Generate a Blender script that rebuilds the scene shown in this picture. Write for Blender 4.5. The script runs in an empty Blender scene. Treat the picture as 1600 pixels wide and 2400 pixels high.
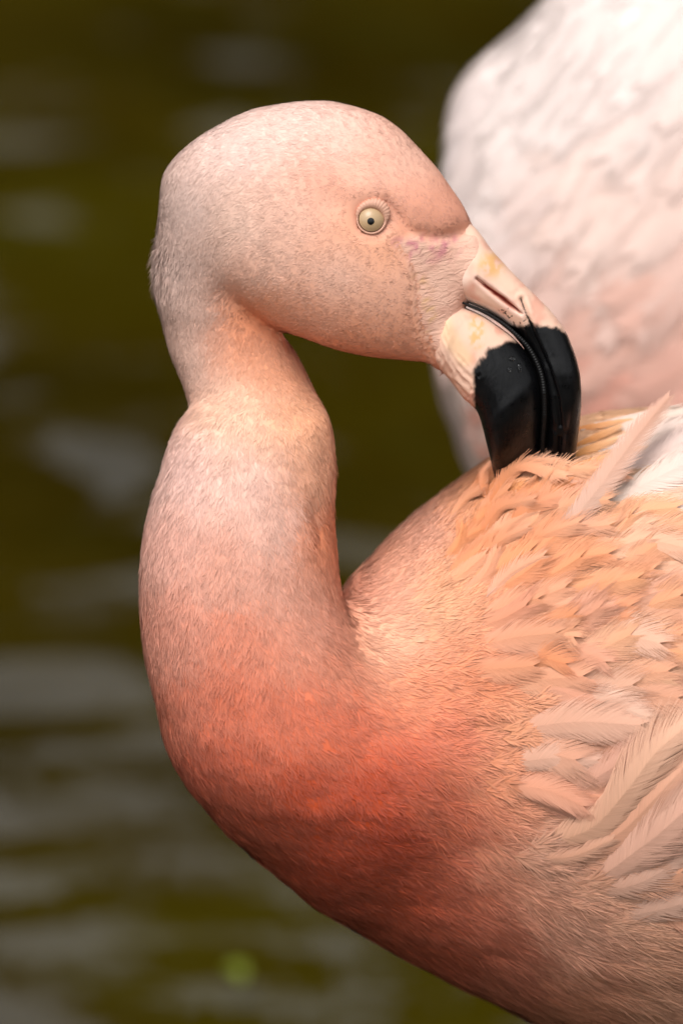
import bpy, bmesh, math
import numpy as np
from mathutils import Vector, Matrix
from mathutils.bvhtree import BVHTree

rng = np.random.default_rng(7)
scene = bpy.context.scene
col = scene.collection

# ------------------------------------------------------------------ camera
D = 3.0                       # metres from the lens to the preening head
K = 0.00015                   # metres per photograph pixel at that distance
PITCH = math.radians(20)
T = np.array([0.0, 0.0, 0.64])            # the point aimed at, above the water
RIGHT = np.array([1.0, 0.0, 0.0])
UP = np.array([0.0, math.sin(PITCH), math.cos(PITCH)])
BACK = np.array([0.0, -math.cos(PITCH), math.sin(PITCH)])
cam_d = bpy.data.cameras.new('camera')
cam = bpy.data.objects.new('camera', cam_d)
col.objects.link(cam)
cam.matrix_world = Matrix((
    (RIGHT[0], UP[0], BACK[0], (T + BACK * D)[0]),
    (RIGHT[1], UP[1], BACK[1], (T + BACK * D)[1]),
    (RIGHT[2], UP[2], BACK[2], (T + BACK * D)[2]),
    (0, 0, 0, 1)))
cam_d.sensor_fit = 'VERTICAL'
cam_d.sensor_height = 36.0
cam_d.sensor_width = 24.0
cam_d.lens = 300.0
cam_d.clip_start = 0.05
cam_d.clip_end = 500
cam_d.dof.use_dof = True
cam_d.dof.focus_distance = D - 0.022
cam_d.dof.aperture_fstop = 7.9
scene.camera = cam

# ------------------------------------------------------------------ sky, sun, exposure
SUN_EL, SUN_AZ = math.radians(62), math.radians(205)    # overcast, light from above and a little behind the lens
world = bpy.data.worlds.new('World')
scene.world = world
world.use_nodes = True
nt = world.node_tree
nt.nodes.clear()
wo = nt.nodes.new('ShaderNodeOutputWorld')
bg = nt.nodes.new('ShaderNodeBackground')
sky = nt.nodes.new('ShaderNodeTexSky')
sky.sky_type = 'NISHITA'
sky.sun_disc = False
sky.sun_elevation = SUN_EL
sky.sun_rotation = SUN_AZ
sky.dust_density = 3.0
hs = nt.nodes.new('ShaderNodeHueSaturation')
hs.inputs['Saturation'].default_value = 0.05
nt.links.new(sky.outputs[0], hs.inputs['Color'])
nt.links.new(hs.outputs[0], bg.inputs['Color'])
bg.inputs['Strength'].default_value = 0.15
nt.links.new(bg.outputs[0], wo.inputs['Surface'])

sun_d = bpy.data.lights.new('sun', 'SUN')
sun_d.energy = 1.5
sun_d.angle = math.radians(35)
sun_d.color = (1.0, 0.955, 0.90)
sun = bpy.data.objects.new('sun', sun_d)
col.objects.link(sun)
# direction towards the sun: azimuth measured from +Y turning to +X
sdir = Vector((math.sin(SUN_AZ) * math.cos(SUN_EL), math.cos(SUN_AZ) * math.cos(SUN_EL), math.sin(SUN_EL)))
sun.rotation_euler = sdir.to_track_quat('Z', 'Y').to_euler()

scene.view_settings.view_transform = 'Standard'
scene.view_settings.look = 'None'
scene.view_settings.exposure = 0.34
scene.view_settings.gamma = 1.0
scene.view_settings.use_curve_mapping = False
scene.render.engine = 'CYCLES'
scene.cycles.use_denoising = True
scene.cycles.max_bounces = 7
scene.cycles.diffuse_bounces = 4
scene.cycles.transparent_max_bounces = 8
scene.cycles.sample_clamp_indirect = 6.0

# ------------------------------------------------------------------ helpers
def lin(c):
    c = np.asarray(c, dtype=float) / 255.0
    return np.where(c <= 0.04045, c / 12.92, ((c + 0.055) / 1.055) ** 2.4)

def srgb(c):
    c = np.asarray(c, dtype=float)
    return 255 * np.where(c <= 0.0031308, c * 12.92, 1.055 * np.clip(c, 1e-6, 1) ** (1 / 2.4) - 0.055)

def P(px, py, dp=0.0):
    """a measured picture point at depth dp (pixels towards the lens) as metres in the frame (right, up, towards lens)"""
    px, py, dp = (np.asarray(a, dtype=float) for a in (px, py, dp))
    d = dp * K
    s = (D - d) / D
    return np.stack([(px - 800) * K * s, (1200 - py) * K * s, d + 0 * s], -1)

def unP(q):
    d = q[..., 2]
    s = (D - d) / D
    return q[..., 0] / s / K + 800, 1200 - q[..., 1] / s / K, d / K

BASIS = np.stack([RIGHT, UP, BACK])           # rows
def to_world(q):
    return T + q @ BASIS

def vnoise(p, seed=0):
    """smooth value noise, p (N,2 or 3)"""
    p = np.asarray(p, dtype=float)
    if p.shape[1] == 2:
        p = np.concatenate([p, np.zeros((len(p), 1))], 1)
    i = np.floor(p).astype(np.int64)
    f = p - i
    f = f * f * (3 - 2 * f)
    out = np.zeros(len(p))
    for dx in (0, 1):
        for dy in (0, 1):
            for dz in (0, 1):
                h = (i[:, 0] + dx) * 374761393 + (i[:, 1] + dy) * 668265263 + (i[:, 2] + dz) * 2147483647 + seed * 974711
                h = (h ^ (h >> 13)) * 1274126177
                h = (h ^ (h >> 16)) & 0xFFFF
                w = (f[:, 0] if dx else 1 - f[:, 0]) * (f[:, 1] if dy else 1 - f[:, 1]) * (f[:, 2] if dz else 1 - f[:, 2])
                out += w * (h / 65535.0)
    return out * 2 - 1

def fbm(p, seed=0, octaves=3):
    o, a, s = 0, 1.0, 0
    for k in range(octaves):
        o = o + a * vnoise(np.asarray(p) * 2 ** k + 17.3 * k, seed + k)
        s += a
        a *= 0.5
    return o / s

def field(px, py, guides, sigma=90.0):
    """gaussian-weighted blend of guide values measured on the bird's side"""
    g = np.array([[a[0], a[1]] for a in guides], dtype=float)
    v = np.array([a[2] for a in guides], dtype=float)
    if v.ndim == 1:
        v = v[:, None]
    out = np.zeros((len(px), v.shape[1]))
    for k in range(0, len(px), 20000):
        dx = px[k:k + 20000, None] - g[None, :, 0]
        dy = py[k:k + 20000, None] - g[None, :, 1]
        d2 = dx * dx + dy * dy
        w = 1.0 / (d2 / sigma ** 2 + 0.5) ** 2
        out[k:k + 20000] = (w @ v) / w.sum(1, keepdims=True)
    return out

def polydist(px, py, poly):
    """distance to a polyline and the position 0..1 along it"""
    poly = np.asarray(poly, dtype=float)
    seg = np.linalg.norm(np.diff(poly, axis=0), axis=1)
    cum = np.concatenate([[0], np.cumsum(seg)])
    best = np.full(len(px), 1e9)
    par = np.zeros(len(px))
    for k in range(len(poly) - 1):
        a, b = poly[k], poly[k + 1]
        ab = b - a
        t = np.clip(((px - a[0]) * ab[0] + (py - a[1]) * ab[1]) / (ab @ ab), 0, 1)
        d = np.hypot(px - a[0] - t * ab[0], py - a[1] - t * ab[1])
        m = d < best
        best[m] = d[m]
        par[m] = ((cum[k] + t * seg[k]) / cum[-1])[m]
    return best, par

def inpoly(px, py, poly):
    poly = np.asarray(poly, dtype=float)
    r = np.zeros(len(px), dtype=bool)
    j = len(poly) - 1
    for i in range(len(poly)):
        xi, yi, xj, yj = *poly[i], *poly[j]
        c = ((yi > py) != (yj > py)) & (px < (xj - xi) * (py - yi) / (yj - yi + 1e-12) + xi)
        r ^= c
        j = i
    return r

def sstep(a, b, x):
    t = np.clip((x - a) / (b - a), 0, 1)
    return t * t * (3 - 2 * t)

def spline(pts, n):
    """Catmull-Rom through rows of pts, n samples, even in chord length of the first columns"""
    pts = np.asarray(pts, dtype=float)
    m = len(pts)
    mid = (pts[:, 0:2] + pts[:, 2:4]) / 2 if pts.shape[1] >= 4 else pts[:, :3]
    cum = np.concatenate([[0], np.cumsum(np.linalg.norm(np.diff(mid, axis=0), axis=1) + 1e-6)])
    ts = np.linspace(0, cum[-1], n)
    k = np.clip(np.searchsorted(cum, ts, side='right') - 1, 0, m - 2)
    u = ((ts - cum[k]) / (cum[k + 1] - cum[k]))[:, None]
    p0, p1, p2, p3 = pts[np.maximum(k - 1, 0)], pts[k], pts[k + 1], pts[np.minimum(k + 2, m - 1)]
    h = (cum[k + 1] - cum[k])[:, None]
    ha = (cum[k] - cum[np.maximum(k - 1, 0)])[:, None]
    hb = (cum[np.minimum(k + 2, m - 1)] - cum[k + 1])[:, None]
    m1 = (p2 - p0) * h / (h + ha)
    m2 = (p3 - p1) * h / (h + hb)
    return (2 * u**3 - 3 * u**2 + 1) * p1 + (u**3 - 2 * u**2 + u) * m1 + (-2 * u**3 + 3 * u**2) * p2 + (u**3 - u**2) * m2

def loft(stations, n, s, power=2.0):
    """closed skin through stations (ax, ay, bx, by, half depth, depth centre): metres in the frame"""
    st = spline(stations, n)
    ph = np.linspace(0, 2 * math.pi, s, endpoint=False)
    c, sn = np.cos(ph), np.sin(ph)
    e = 2.0 / power
    c, sn = np.sign(c) * np.abs(c) ** e, np.sign(sn) * np.abs(sn) ** e
    A, B = P(st[:, 0], st[:, 1], st[:, 5]), P(st[:, 2], st[:, 3], st[:, 5])
    cen, half = (A + B) / 2, (B - A) / 2
    V = cen[:, None, :] + half[:, None, :] * c[None, :, None]
    V[:, :, 2] += (st[:, 4] * K)[:, None] * sn[None, :]
    V = V.reshape(-1, 3)
    i = np.arange(n - 1)[:, None] * s
    j = np.arange(s)[None, :]
    j2 = (j + 1) % s
    F = np.stack([i + j, i + j2, i + s + j2, i + s + j], -1).reshape(-1, 4)
    V = np.concatenate([V, cen[:1], cen[-1:]])
    a = len(V) - 2
    jj = np.arange(s)
    T1 = np.stack([np.full(s, a), (jj + 1) % s, jj], -1)
    T2 = np.stack([np.full(s, a + 1), (n - 1) * s + jj, (n - 1) * s + (jj + 1) % s], -1)
    return V, [F, np.concatenate([T1, T2])]

def build_mesh(name, V, faces, colors=None, smooth=True, mat=None, extra=None, nvec=None):
    """numpy arrays -> mesh data"""
    me = bpy.data.meshes.new(name)
    if not isinstance(faces, (list, tuple)):
        faces = [faces]
    idx = np.concatenate([f.reshape(-1) for f in faces]).astype(np.int32)
    tot = np.concatenate([np.full(len(f), f.shape[1]) for f in faces]).astype(np.int32)
    start = np.concatenate([[0], np.cumsum(tot)[:-1]]).astype(np.int32)
    me.vertices.add(len(V))
    me.vertices.foreach_set('co', np.ascontiguousarray(V, dtype=np.float32).reshape(-1))
    me.loops.add(len(idx))
    me.loops.foreach_set('vertex_index', idx)
    me.polygons.add(len(tot))
    me.polygons.foreach_set('loop_start', start)
    if smooth:
        me.polygons.foreach_set('use_smooth', np.ones(len(tot), dtype=bool))
    me.update(calc_edges=True)
    if colors is not None:
        at = me.color_attributes.new('Col', 'FLOAT_COLOR', 'POINT')
        c4 = np.ones((len(V), 4), dtype=np.float32)
        c4[:, :3] = np.clip(colors, 0, 1)
        at.data.foreach_set('color', c4.reshape(-1))
    for k, v in (extra or {}).items():
        at = me.attributes.new(k, 'FLOAT', 'POINT')
        at.data.foreach_set('value', np.ascontiguousarray(v, dtype=np.float32))
    if nvec is not None:
        at = me.attributes.new('Lay', 'FLOAT_VECTOR', 'POINT')
        at.data.foreach_set('vector', np.ascontiguousarray(nvec, dtype=np.float32).reshape(-1))
    if mat:
        me.materials.append(mat)
    return me

def obj(name, me, parent=None, loc=None):
    o = bpy.data.objects.new(name, me)
    col.objects.link(o)
    if parent is not None:
        o.parent = parent
    if loc is not None:
        o.location = loc
    return o

def tag(o, label=None, category=None, group=None, kind=None):
    for k, v in (('label', label), ('category', category), ('group', group), ('kind', kind)):
        if v:
            o[k] = v
    return o

def normals_of(V, F4):
    n = np.zeros_like(V)
    fn = np.cross(V[F4[:, 2]] - V[F4[:, 0]], V[F4[:, 3]] - V[F4[:, 1]])
    for k in range(4):
        np.add.at(n, F4[:, k], fn)
    return n / (np.linalg.norm(n, axis=1, keepdims=True) + 1e-12)

# ------------------------------------------------------------------ materials
def new_mat(name):
    m = bpy.data.materials.new(name)
    m.use_nodes = True
    nt = m.node_tree
    bsdf = nt.nodes['Principled BSDF']
    return m, nt, bsdf

def plume_mat(name, translucency=0.3, rough=0.65, lay=0.88):
    m, nt, b = new_mat(name)
    a = nt.nodes.new('ShaderNodeAttribute')
    a.attribute_name = 'Col'
    nt.links.new(a.outputs['Color'], b.inputs['Base Color'])
    b.inputs['Roughness'].default_value = rough
    b.inputs['Specular IOR Level'].default_value = 0.15
    tr = nt.nodes.new('ShaderNodeBsdfTranslucent')
    nt.links.new(a.outputs['Color'], tr.inputs['Color'])
    if lay:                                   # barbs lie interlocked: they shade as one vane, each a little off
        ly = nt.nodes.new('ShaderNodeAttribute'); ly.attribute_name = 'Lay'
        ge = nt.nodes.new('ShaderNodeNewGeometry')
        mv = nt.nodes.new('ShaderNodeMix'); mv.data_type = 'VECTOR'
        mv.inputs['Factor'].default_value = lay
        nt.links.new(ge.outputs['Normal'], mv.inputs[4]); nt.links.new(ly.outputs['Vector'], mv.inputs[5])
        nv = nt.nodes.new('ShaderNodeVectorMath'); nv.operation = 'NORMALIZE'
        nt.links.new(mv.outputs[1], nv.inputs[0])
        nt.links.new(nv.outputs[0], b.inputs['Normal']); nt.links.new(nv.outputs[0], tr.inputs['Normal'])
    mx = nt.nodes.new('ShaderNodeMixShader')
    mx.inputs[0].default_value = translucency
    nt.links.new(b.outputs[0], mx.inputs[1])
    nt.links.new(tr.outputs[0], mx.inputs[2])
    nt.links.new(mx.outputs[0], nt.nodes['Material Output'].inputs['Surface'])
    return m

M_PLUME = plume_mat('plumage', 0.14)
M_DOWN = plume_mat('down', 0.0, lay=0)
M_FEATHER = plume_mat('feather_vane', 0.2, 0.6)

# bare skin and down of the body: colour from the bird's own pigment, wrinkles where the skin is bare
M_BODY, nt, b = new_mat('down_and_skin')
a = nt.nodes.new('ShaderNodeAttribute'); a.attribute_name = 'Col'
nt.links.new(a.outputs['Color'], b.inputs['Base Color'])
b.inputs['Roughness'].default_value = 0.6
b.inputs['Specular IOR Level'].default_value = 0.25
sk = nt.nodes.new('ShaderNodeAttribute'); sk.attribute_name = 'skin'
tc = nt.nodes.new('ShaderNodeTexCoord')
mp = nt.nodes.new('ShaderNodeMapping')
mp.inputs['Scale'].default_value = (170, 300, 560)
mp.inputs['Rotation'].default_value = (0, math.radians(35), 0)
nt.links.new(tc.outputs['Object'], mp.inputs['Vector'])
nz = nt.nodes.new('ShaderNodeTexNoise')
nz.inputs['Scale'].default_value = 1.0
nz.inputs['Detail'].default_value = 3.0
nz.inputs['Distortion'].default_value = 1.2
nt.links.new(mp.outputs[0], nz.inputs['Vector'])
ml = nt.nodes.new('ShaderNodeMath'); ml.operation = 'MULTIPLY'
nt.links.new(nz.outputs['Fac'], ml.inputs[0])
nt.links.new(sk.outputs['Fac'], ml.inputs[1])
bp = nt.nodes.new('ShaderNodeBump')
bp.inputs['Strength'].default_value = 0.8
bp.inputs['Distance'].default_value = 0.0008
nt.links.new(ml.outputs[0], bp.inputs['Height'])
nt.links.new(bp.outputs[0], b.inputs['Normal'])

# bill: pale skin colour from pigment, glossy where black keratin
M_BILL, nt, b = new_mat('bill_keratin')
a = nt.nodes.new('ShaderNodeAttribute'); a.attribute_name = 'Col'
nt.links.new(a.outputs['Color'], b.inputs['Base Color'])
kb = nt.nodes.new('ShaderNodeAttribute'); kb.attribute_name = 'black'
tc = nt.nodes.new('ShaderNodeTexCoord')
mp = nt.nodes.new('ShaderNodeMapping')
mp.inputs['Scale'].default_value = (900, 900, 130)
mp.inputs['Rotation'].default_value = (0, math.radians(-12), 0)
nt.links.new(tc.outputs['Object'], mp.inputs['Vector'])
n1 = nt.nodes.new('ShaderNodeTexNoise')
n1.inputs['Scale'].default_value = 1.0; n1.inputs['Detail'].default_value = 4.0
nt.links.new(mp.outputs[0], n1.inputs['Vector'])
n2 = nt.nodes.new('ShaderNodeTexNoise')
n2.inputs['Scale'].default_value = 330.0; n2.inputs['Detail'].default_value = 4.0
nt.links.new(tc.outputs['Object'], n2.inputs['Vector'])
rr = nt.nodes.new('ShaderNodeMapRange')
rr.inputs['From Min'].default_value = 0.35; rr.inputs['From Max'].default_value = 0.7
rr.inputs['To Min'].default_value = 0.26; rr.inputs['To Max'].default_value = 0.42
b.inputs['Specular IOR Level'].default_value = 0.3
nt.links.new(n2.outputs['Fac'], rr.inputs['Value'])
rm = nt.nodes.new('ShaderNodeMix'); rm.data_type = 'FLOAT'
nt.links.new(kb.outputs['Fac'], rm.inputs['Factor'])
rm.inputs['A'].default_value = 0.5
nt.links.new(rr.outputs[0], rm.inputs['B'])
nt.links.new(rm.outputs['Result'], b.inputs['Roughness'])
bm_ = nt.nodes.new('ShaderNodeMix'); bm_.data_type = 'FLOAT'
nt.links.new(kb.outputs['Fac'], bm_.inputs['Factor'])
nt.links.new(n2.outputs['Fac'], bm_.inputs['A'])
nt.links.new(n1.outputs['Fac'], bm_.inputs['B'])
bp = nt.nodes.new('ShaderNodeBump')
bp.inputs['Strength'].default_value = 0.22
bp.inputs['Distance'].default_value = 0.0005
nt.links.new(bm_.outputs['Result'], bp.inputs['Height'])
nt.links.new(bp.outputs[0], b.inputs['Normal'])

def plain_mat(name, srgb, rough=0.5, coat=0.0, spec=0.5):
    m, nt, b = new_mat(name)
    nz = nt.nodes.new('ShaderNodeTexNoise')
    nz.inputs['Scale'].default_value = 300.0
    nz.inputs['Detail'].default_value = 3.0
    mx = nt.nodes.new('ShaderNodeMix'); mx.data_type = 'RGBA'
    c = lin(srgb)
    mx.inputs['A'].default_value = (*(c * 0.82), 1)
    mx.inputs['B'].default_value = (*np.clip(c * 1.12, 0, 1), 1)
    nt.links.new(nz.outputs['Fac'], mx.inputs['Factor'])
    nt.links.new(mx.outputs['Result'], b.inputs['Base Color'])
    b.inputs['Roughness'].default_value = rough
    b.inputs['Coat Weight'].default_value = coat
    b.inputs['Coat Roughness'].default_value = 0.03
    b.inputs['Specular IOR Level'].default_value = spec
    return m
M_LAMELLA = plain_mat('lamella_keratin', (12, 11, 11), 0.5, spec=0.3)
M_LID = plain_mat('eyelid_skin', (214, 162, 138), 0.55)
M_IRIS = plain_mat('iris_straw', (192, 160, 122), 0.4, 0.3)
M_PUPIL = plain_mat('pupil_black', (5, 4, 4), 0.3, 0.2)
M_EYE = plain_mat('eyeball_rim', (104, 68, 42), 0.3, 0.3)
M_LEG = plain_mat('leg_skin', (196, 150, 140), 0.5)
M_LEAF = plain_mat('floating_leaf', (104, 116, 16), 0.8)

# ------------------------------------------------------------------ water, bank, wood (the wood shows only mirrored in the ripples)
def graded(lo, hi, dlo, dhi, step, far):
    mid = np.arange(dlo, dhi + step * 0.5, step)
    a = [dlo]; s = step
    while a[-1] > lo:
        s *= far; a.append(a[-1] - s)
    b_ = [mid[-1]]; s = step
    while b_[-1] < hi:
        s *= far; b_.append(b_[-1] + s)
    return np.concatenate([np.array(a[1:])[::-1], mid, np.array(b_[1:])])
xs = graded(-30, 30, -0.6, 0.6, 0.0105, 1.14)
ys = graded(-12, 12, 0.7, 3.4, 0.0095, 1.14)
gx, gy = np.meshgrid(xs, ys)
wx, wy = gx.ravel(), gy.ravel()
wz = np.zeros(len(wx))
wr = np.random.default_rng(21)
for k in range(22):
    lam = 0.055 * (0.24 / 0.055) ** wr.random()
    th = math.radians(90) + math.radians(40) * wr.normal()
    slope = 0.0215 * (lam / 0.12) ** 0.15
    kk = 2 * math.pi / lam
    wz += slope / kk * np.sin(kk * (wx * math.cos(th) + wy * math.sin(th)) + wr.random() * 6.28)
gate = 0.85 + 1.0 * np.clip(fbm(np.stack([wx * 7 + 2, wy * 3.2], 1), 4), -0.7, 1) - 0.28 * sstep(-0.02, 0.12, wx)
fade = 1 / (1 + (np.maximum(np.abs(wx) - 0.7, 0) + np.maximum(np.maximum(0.7 - wy, wy - 3.4), 0)) * 2)
gate *= 0.72 + 0.28 * sstep(1.1, 1.9, wy)
wz *= gate * fade
nx, ny = len(xs), len(ys)
i = np.arange(ny - 1)[:, None] * nx; j = np.arange(nx - 1)[None, :]
WF = np.stack([i + j, i + j + 1, i + nx + j + 1, i + nx + j], -1).reshape(-1, 4)
M_WATER, nt, b = new_mat('pond_water')
tc = nt.nodes.new('ShaderNodeTexCoord')
nz = nt.nodes.new('ShaderNodeTexNoise')
nz.inputs['Scale'].default_value = 1.6; nz.inputs['Detail'].default_value = 4.0
nt.links.new(tc.outputs['Object'], nz.inputs['Vector'])
cr = nt.nodes.new('ShaderNodeValToRGB')
cr.color_ramp.elements[0].position = 0.32; cr.color_ramp.elements[0].color = (0.013, 0.0085, 0.0003, 1)
cr.color_ramp.elements.new(0.5).color = (0.030, 0.020, 0.0006, 1)
cr.color_ramp.elements[2].position = 0.68; cr.color_ramp.elements[2].color = (0.044, 0.036, 0.0008, 1)
nt.links.new(nz.outputs['Fac'], cr.inputs['Fac'])
nt.links.new(cr.outputs['Color'], b.inputs['Base Color'])
b.inputs['Roughness'].default_value = 0.03
b.inputs['IOR'].default_value = 1.42
n2 = nt.nodes.new('ShaderNodeTexNoise')
mp = nt.nodes.new('ShaderNodeMapping'); mp.inputs['Scale'].default_value = (14, 34, 1)
nt.links.new(tc.outputs['Object'], mp.inputs['Vector'])
nt.links.new(mp.outputs[0], n2.inputs['Vector'])
n2.inputs['Scale'].default_value = 1.0; n2.inputs['Detail'].default_value = 2.0
bp = nt.nodes.new('ShaderNodeBump'); bp.inputs['Strength'].default_value = 0.1; bp.inputs['Distance'].default_value = 0.008
nt.links.new(n2.outputs['Fac'], bp.inputs['Height'])
nt.links.new(bp.outputs[0], b.inputs['Normal'])
water = obj('water', build_mesh('water', np.stack([wx, wy, wz], 1), WF, mat=M_WATER))
tag(water, kind='structure')

M_SOIL, nt, b = new_mat('bank_soil')
nz = nt.nodes.new('ShaderNodeTexNoise'); nz.inputs['Scale'].default_value = 3.0; nz.inputs['Detail'].default_value = 6.0
cr = nt.nodes.new('ShaderNodeValToRGB')
cr.color_ramp.elements[0].color = (0.03, 0.02, 0.008, 1); cr.color_ramp.elements[1].color = (0.06, 0.07, 0.015, 1)
nt.links.new(nz.outputs['Fac'], cr.inputs['Fac']); nt.links.new(cr.outputs['Color'], b.inputs['Base Color'])
b.inputs['Roughness'].default_value = 0.9
ba = np.linspace(0, 2 * math.pi, 181); brd = np.concatenate([np.linspace(9.2, 14, 22), np.linspace(15, 60, 14)])
ga, gr = np.meshgrid(ba, brd)
gx, gy = gr * np.sin(ga), 1.0 + gr * np.cos(ga)
bz = 0.9 * sstep(9.4, 12, gr.ravel() + 0.4 * vnoise(np.stack([np.cos(ga.ravel()) * 6, np.sin(ga.ravel()) * 6], 1), 3)) - 0.25 + 0.12 * fbm(np.stack([gx.ravel(), gy.ravel()], 1), 5)
i = np.arange(len(brd) - 1)[:, None] * 181; j = np.arange(180)[None, :]
BF = np.stack([i + j, i + j + 1, i + 181 + j + 1, i + 181 + j], -1).reshape(-1, 4)[:, ::-1]
tag(obj('bank', build_mesh('bank', np.stack([gx.ravel(), gy.ravel(), bz], 1), BF, mat=M_SOIL)), kind='structure')

M_WOOD, nt, b = new_mat('wood_leaves')
a = nt.nodes.new('ShaderNodeAttribute'); a.attribute_name = 'Col'
nt.links.new(a.outputs['Color'], b.inputs['Base Color']); b.inputs['Roughness'].default_value = 0.8; b.inputs['Specular IOR Level'].default_value = 0.1
def leaf_cloud():
    pr = np.random.default_rng(5)
    cx, cy, cz, cr_ = [], [], [], []
    for k in range(420):                      # far wood mirrored in the water; rest of ring added to cut low skylight
        a = 2 * math.pi * k / 420 + pr.normal(0, 0.02)
        h = 4.3 + 1.3 * pr.random() + 0.7 * math.sin(a * 11)
        rr = pr.uniform(10.4, 13.0)
        if math.cos(a) < -0.15:               # unseen near side kept low to let frontal fill light in
            h *= 0.35
        cx.append(rr * math.sin(a)); cy.append(1.0 + rr * math.cos(a)); cz.append(pr.uniform(0.4, h)); cr_.append(pr.uniform(0.5, 1.0))
    n = 260
    V, C = [], []
    for x, y, z, r in zip(cx, cy, cz, cr_):
        d = pr.normal(size=(n, 3)); d /= np.linalg.norm(d, axis=1, keepdims=True)
        c = np.array([x, y, z]) + d * (r * pr.uniform(0.55, 1.1, n)[:, None])
        u = pr.normal(size=(n, 3)); u /= np.linalg.norm(u, axis=1, keepdims=True)
        w = np.cross(u, d); w /= np.linalg.norm(w, axis=1, keepdims=True) + 1e-9
        s = pr.uniform(0.18, 0.34, n)[:, None]
        V.append(np.stack([c - u * s, c + w * s * .5, c + u * s, c - w * s * .5], 1))
        g = pr.uniform(0.75, 1.25)
        base = np.array([0.055, 0.050, 0.010]) if pr.random() < 0.5 else np.array([0.035, 0.048, 0.010])
        C.append(np.repeat(base[None] * g * pr.uniform(0.7, 1.3, (n, 1)), 4, 0))
    V = np.concatenate(V).reshape(-1, 3); C = np.concatenate(C)
    F = np.arange(len(V)).reshape(-1, 4)
    return build_mesh('wood', V, F, C, smooth=False, mat=M_WOOD)
tag(obj('wood', leaf_cloud()), 'dark olive wood round the pond mirrored in its ripples', 'trees', kind='stuff')

# ------------------------------------------------------------------ preening flamingo: the one continuous body
def remesh(V, F, voxel, smooth_it):
    me = build_mesh('tmp', V, F)
    o = bpy.data.objects.new('tmp', me); col.objects.link(o)
    r = o.modifiers.new('r', 'REMESH'); r.mode = 'VOXEL'; r.voxel_size = voxel
    s = o.modifiers.new('s', 'SMOOTH'); s.factor = 0.5; s.iterations = smooth_it
    dg = bpy.context.evaluated_depsgraph_get()
    ev = o.evaluated_get(dg).to_mesh()
    n = len(ev.vertices); v = np.empty(n * 3, dtype=np.float32); ev.vertices.foreach_get('co', v)
    nl = len(ev.loops); li = np.empty(nl, dtype=np.int32); ev.loops.foreach_get('vertex_index', li)
    tot = np.empty(len(ev.polygons), dtype=np.int32); ev.polygons.foreach_get('loop_total', tot)
    assert (tot == 4).all()
    bpy.data.objects.remove(o); bpy.data.meshes.remove(me)
    return v.reshape(-1, 3).astype(float), li.reshape(-1, 4)

def union(parts):
    V, F3, F4, off = [], [], [], 0
    for v, f in parts:
        V.append(v); F4.append(f[0] + off); F3.append(f[1] + off); off += len(v)
    return np.concatenate(V), [np.concatenate(F4), np.concatenate(F3)]

HEAD = [(1125, 590, 1060, 780, 30, 0), (1108, 530, 1040, 850, 70, 0), (1063, 451, 1005, 849, 106, 0), (991, 356, 945, 842, 148, 0),
        (901, 276, 882, 839, 175, 0), (766, 238, 800, 824, 192, 0), (646, 245, 722, 797, 196, -4),
        (549, 273, 640, 762, 190, -8), (460, 325, 566, 720, 178, -14), (405, 376, 505, 668, 155, -20),
        (372, 430, 455, 610, 120, -26), (362, 480, 400, 560, 60, -30)]
NECK_UP = [(400, 440, 560, 470, 70, -40), (362, 500, 590, 580, 128, -48), (348, 610, 605, 690, 138, -62), (356, 685, 625, 742, 136, -76),
           (375, 738, 648, 768, 132, -88), (394, 821, 690, 821, 130, -94), (420, 884, 723, 884, 136, -90),
           (446, 950, 753, 947, 146, -76), (480, 1030, 770, 1020, 150, -60), (520, 1150, 760, 1130, 120, -50)]
NECK_LOW = [(500, 925, 690, 893, 60, -15), (446, 958, 742, 925, 118, -14), (403, 1021, 778, 1006, 160, -8),
            (372, 1117, 788, 1108, 186, 0), (346, 1212, 784, 1200, 202, 6), (331, 1300, 789, 1290, 216, 8),
            (329, 1400, 800, 1392, 228, 6), (338, 1520, 824, 1455, 240, 0), (365, 1650, 860, 1520, 258, -14),
            (411, 1800, 930, 1590, 290, -46), (500, 1918, 1020, 1640, 340, -100), (616, 2024, 1130, 1600, 400, -180),
            (788, 2158, 1240, 1500, 470, -280), (900, 2140, 1290, 1560, 380, -330)]
BODY = [(760, 1800, 800, 1620, 120, -200), (690, 2060, 796, 1410, 280, -240), (788, 2158, 872, 1300, 410, -310), (950, 2252, 985, 1192, 530, -390),
        (1150, 2343, 1145, 1078, 625, -440), (1350, 2430, 1355, 978, 690, -455), (1600, 2500, 1600, 957, 725, -455),
        (1900, 2520, 1900, 1000, 720, -455), (2200, 2470, 2250, 1130, 650, -455), (2500, 2350, 2600, 1380, 480, -455),
        (2750, 2200, 2850, 1680, 250, -455), (2900, 2080, 2960, 1900, 70, -455)]
def shrunk(st, ks):
    return [(a + (c - a) * .02, b_ + (d_ - b_) * .02, c - (c - a) * .02, d_ - (d_ - b_) * .02, e * k, f) for (a, b_, c, d_, e, f), k in zip(st, ks)]
UPB = [(1080, 510, 996, 640, 42, 0), (1116, 537, 1020, 674, 64, 0), (1151, 585, 1057, 692, 79, 0), (1191, 629, 1096, 710, 72, 0), (1226, 665, 1137, 727, 69, 0),
       (1258, 696, 1177, 751, 66, 0), (1292, 732, 1210, 777, 64, 0), (1324, 777, 1239, 807, 62, 0), (1346, 830, 1259, 841, 60, 0), (1359, 884, 1273, 879, 58, 0),
       (1361, 945, 1280, 922, 55, -12), (1358, 985, 1281, 976, 52, -32), (1350, 1053, 1277, 1035, 47, -66), (1343, 1100, 1273, 1092, 42, -100), (1325, 1170, 1266, 1160, 32, -160), (1296, 1225, 1262, 1222, 12, -215)]
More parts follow.
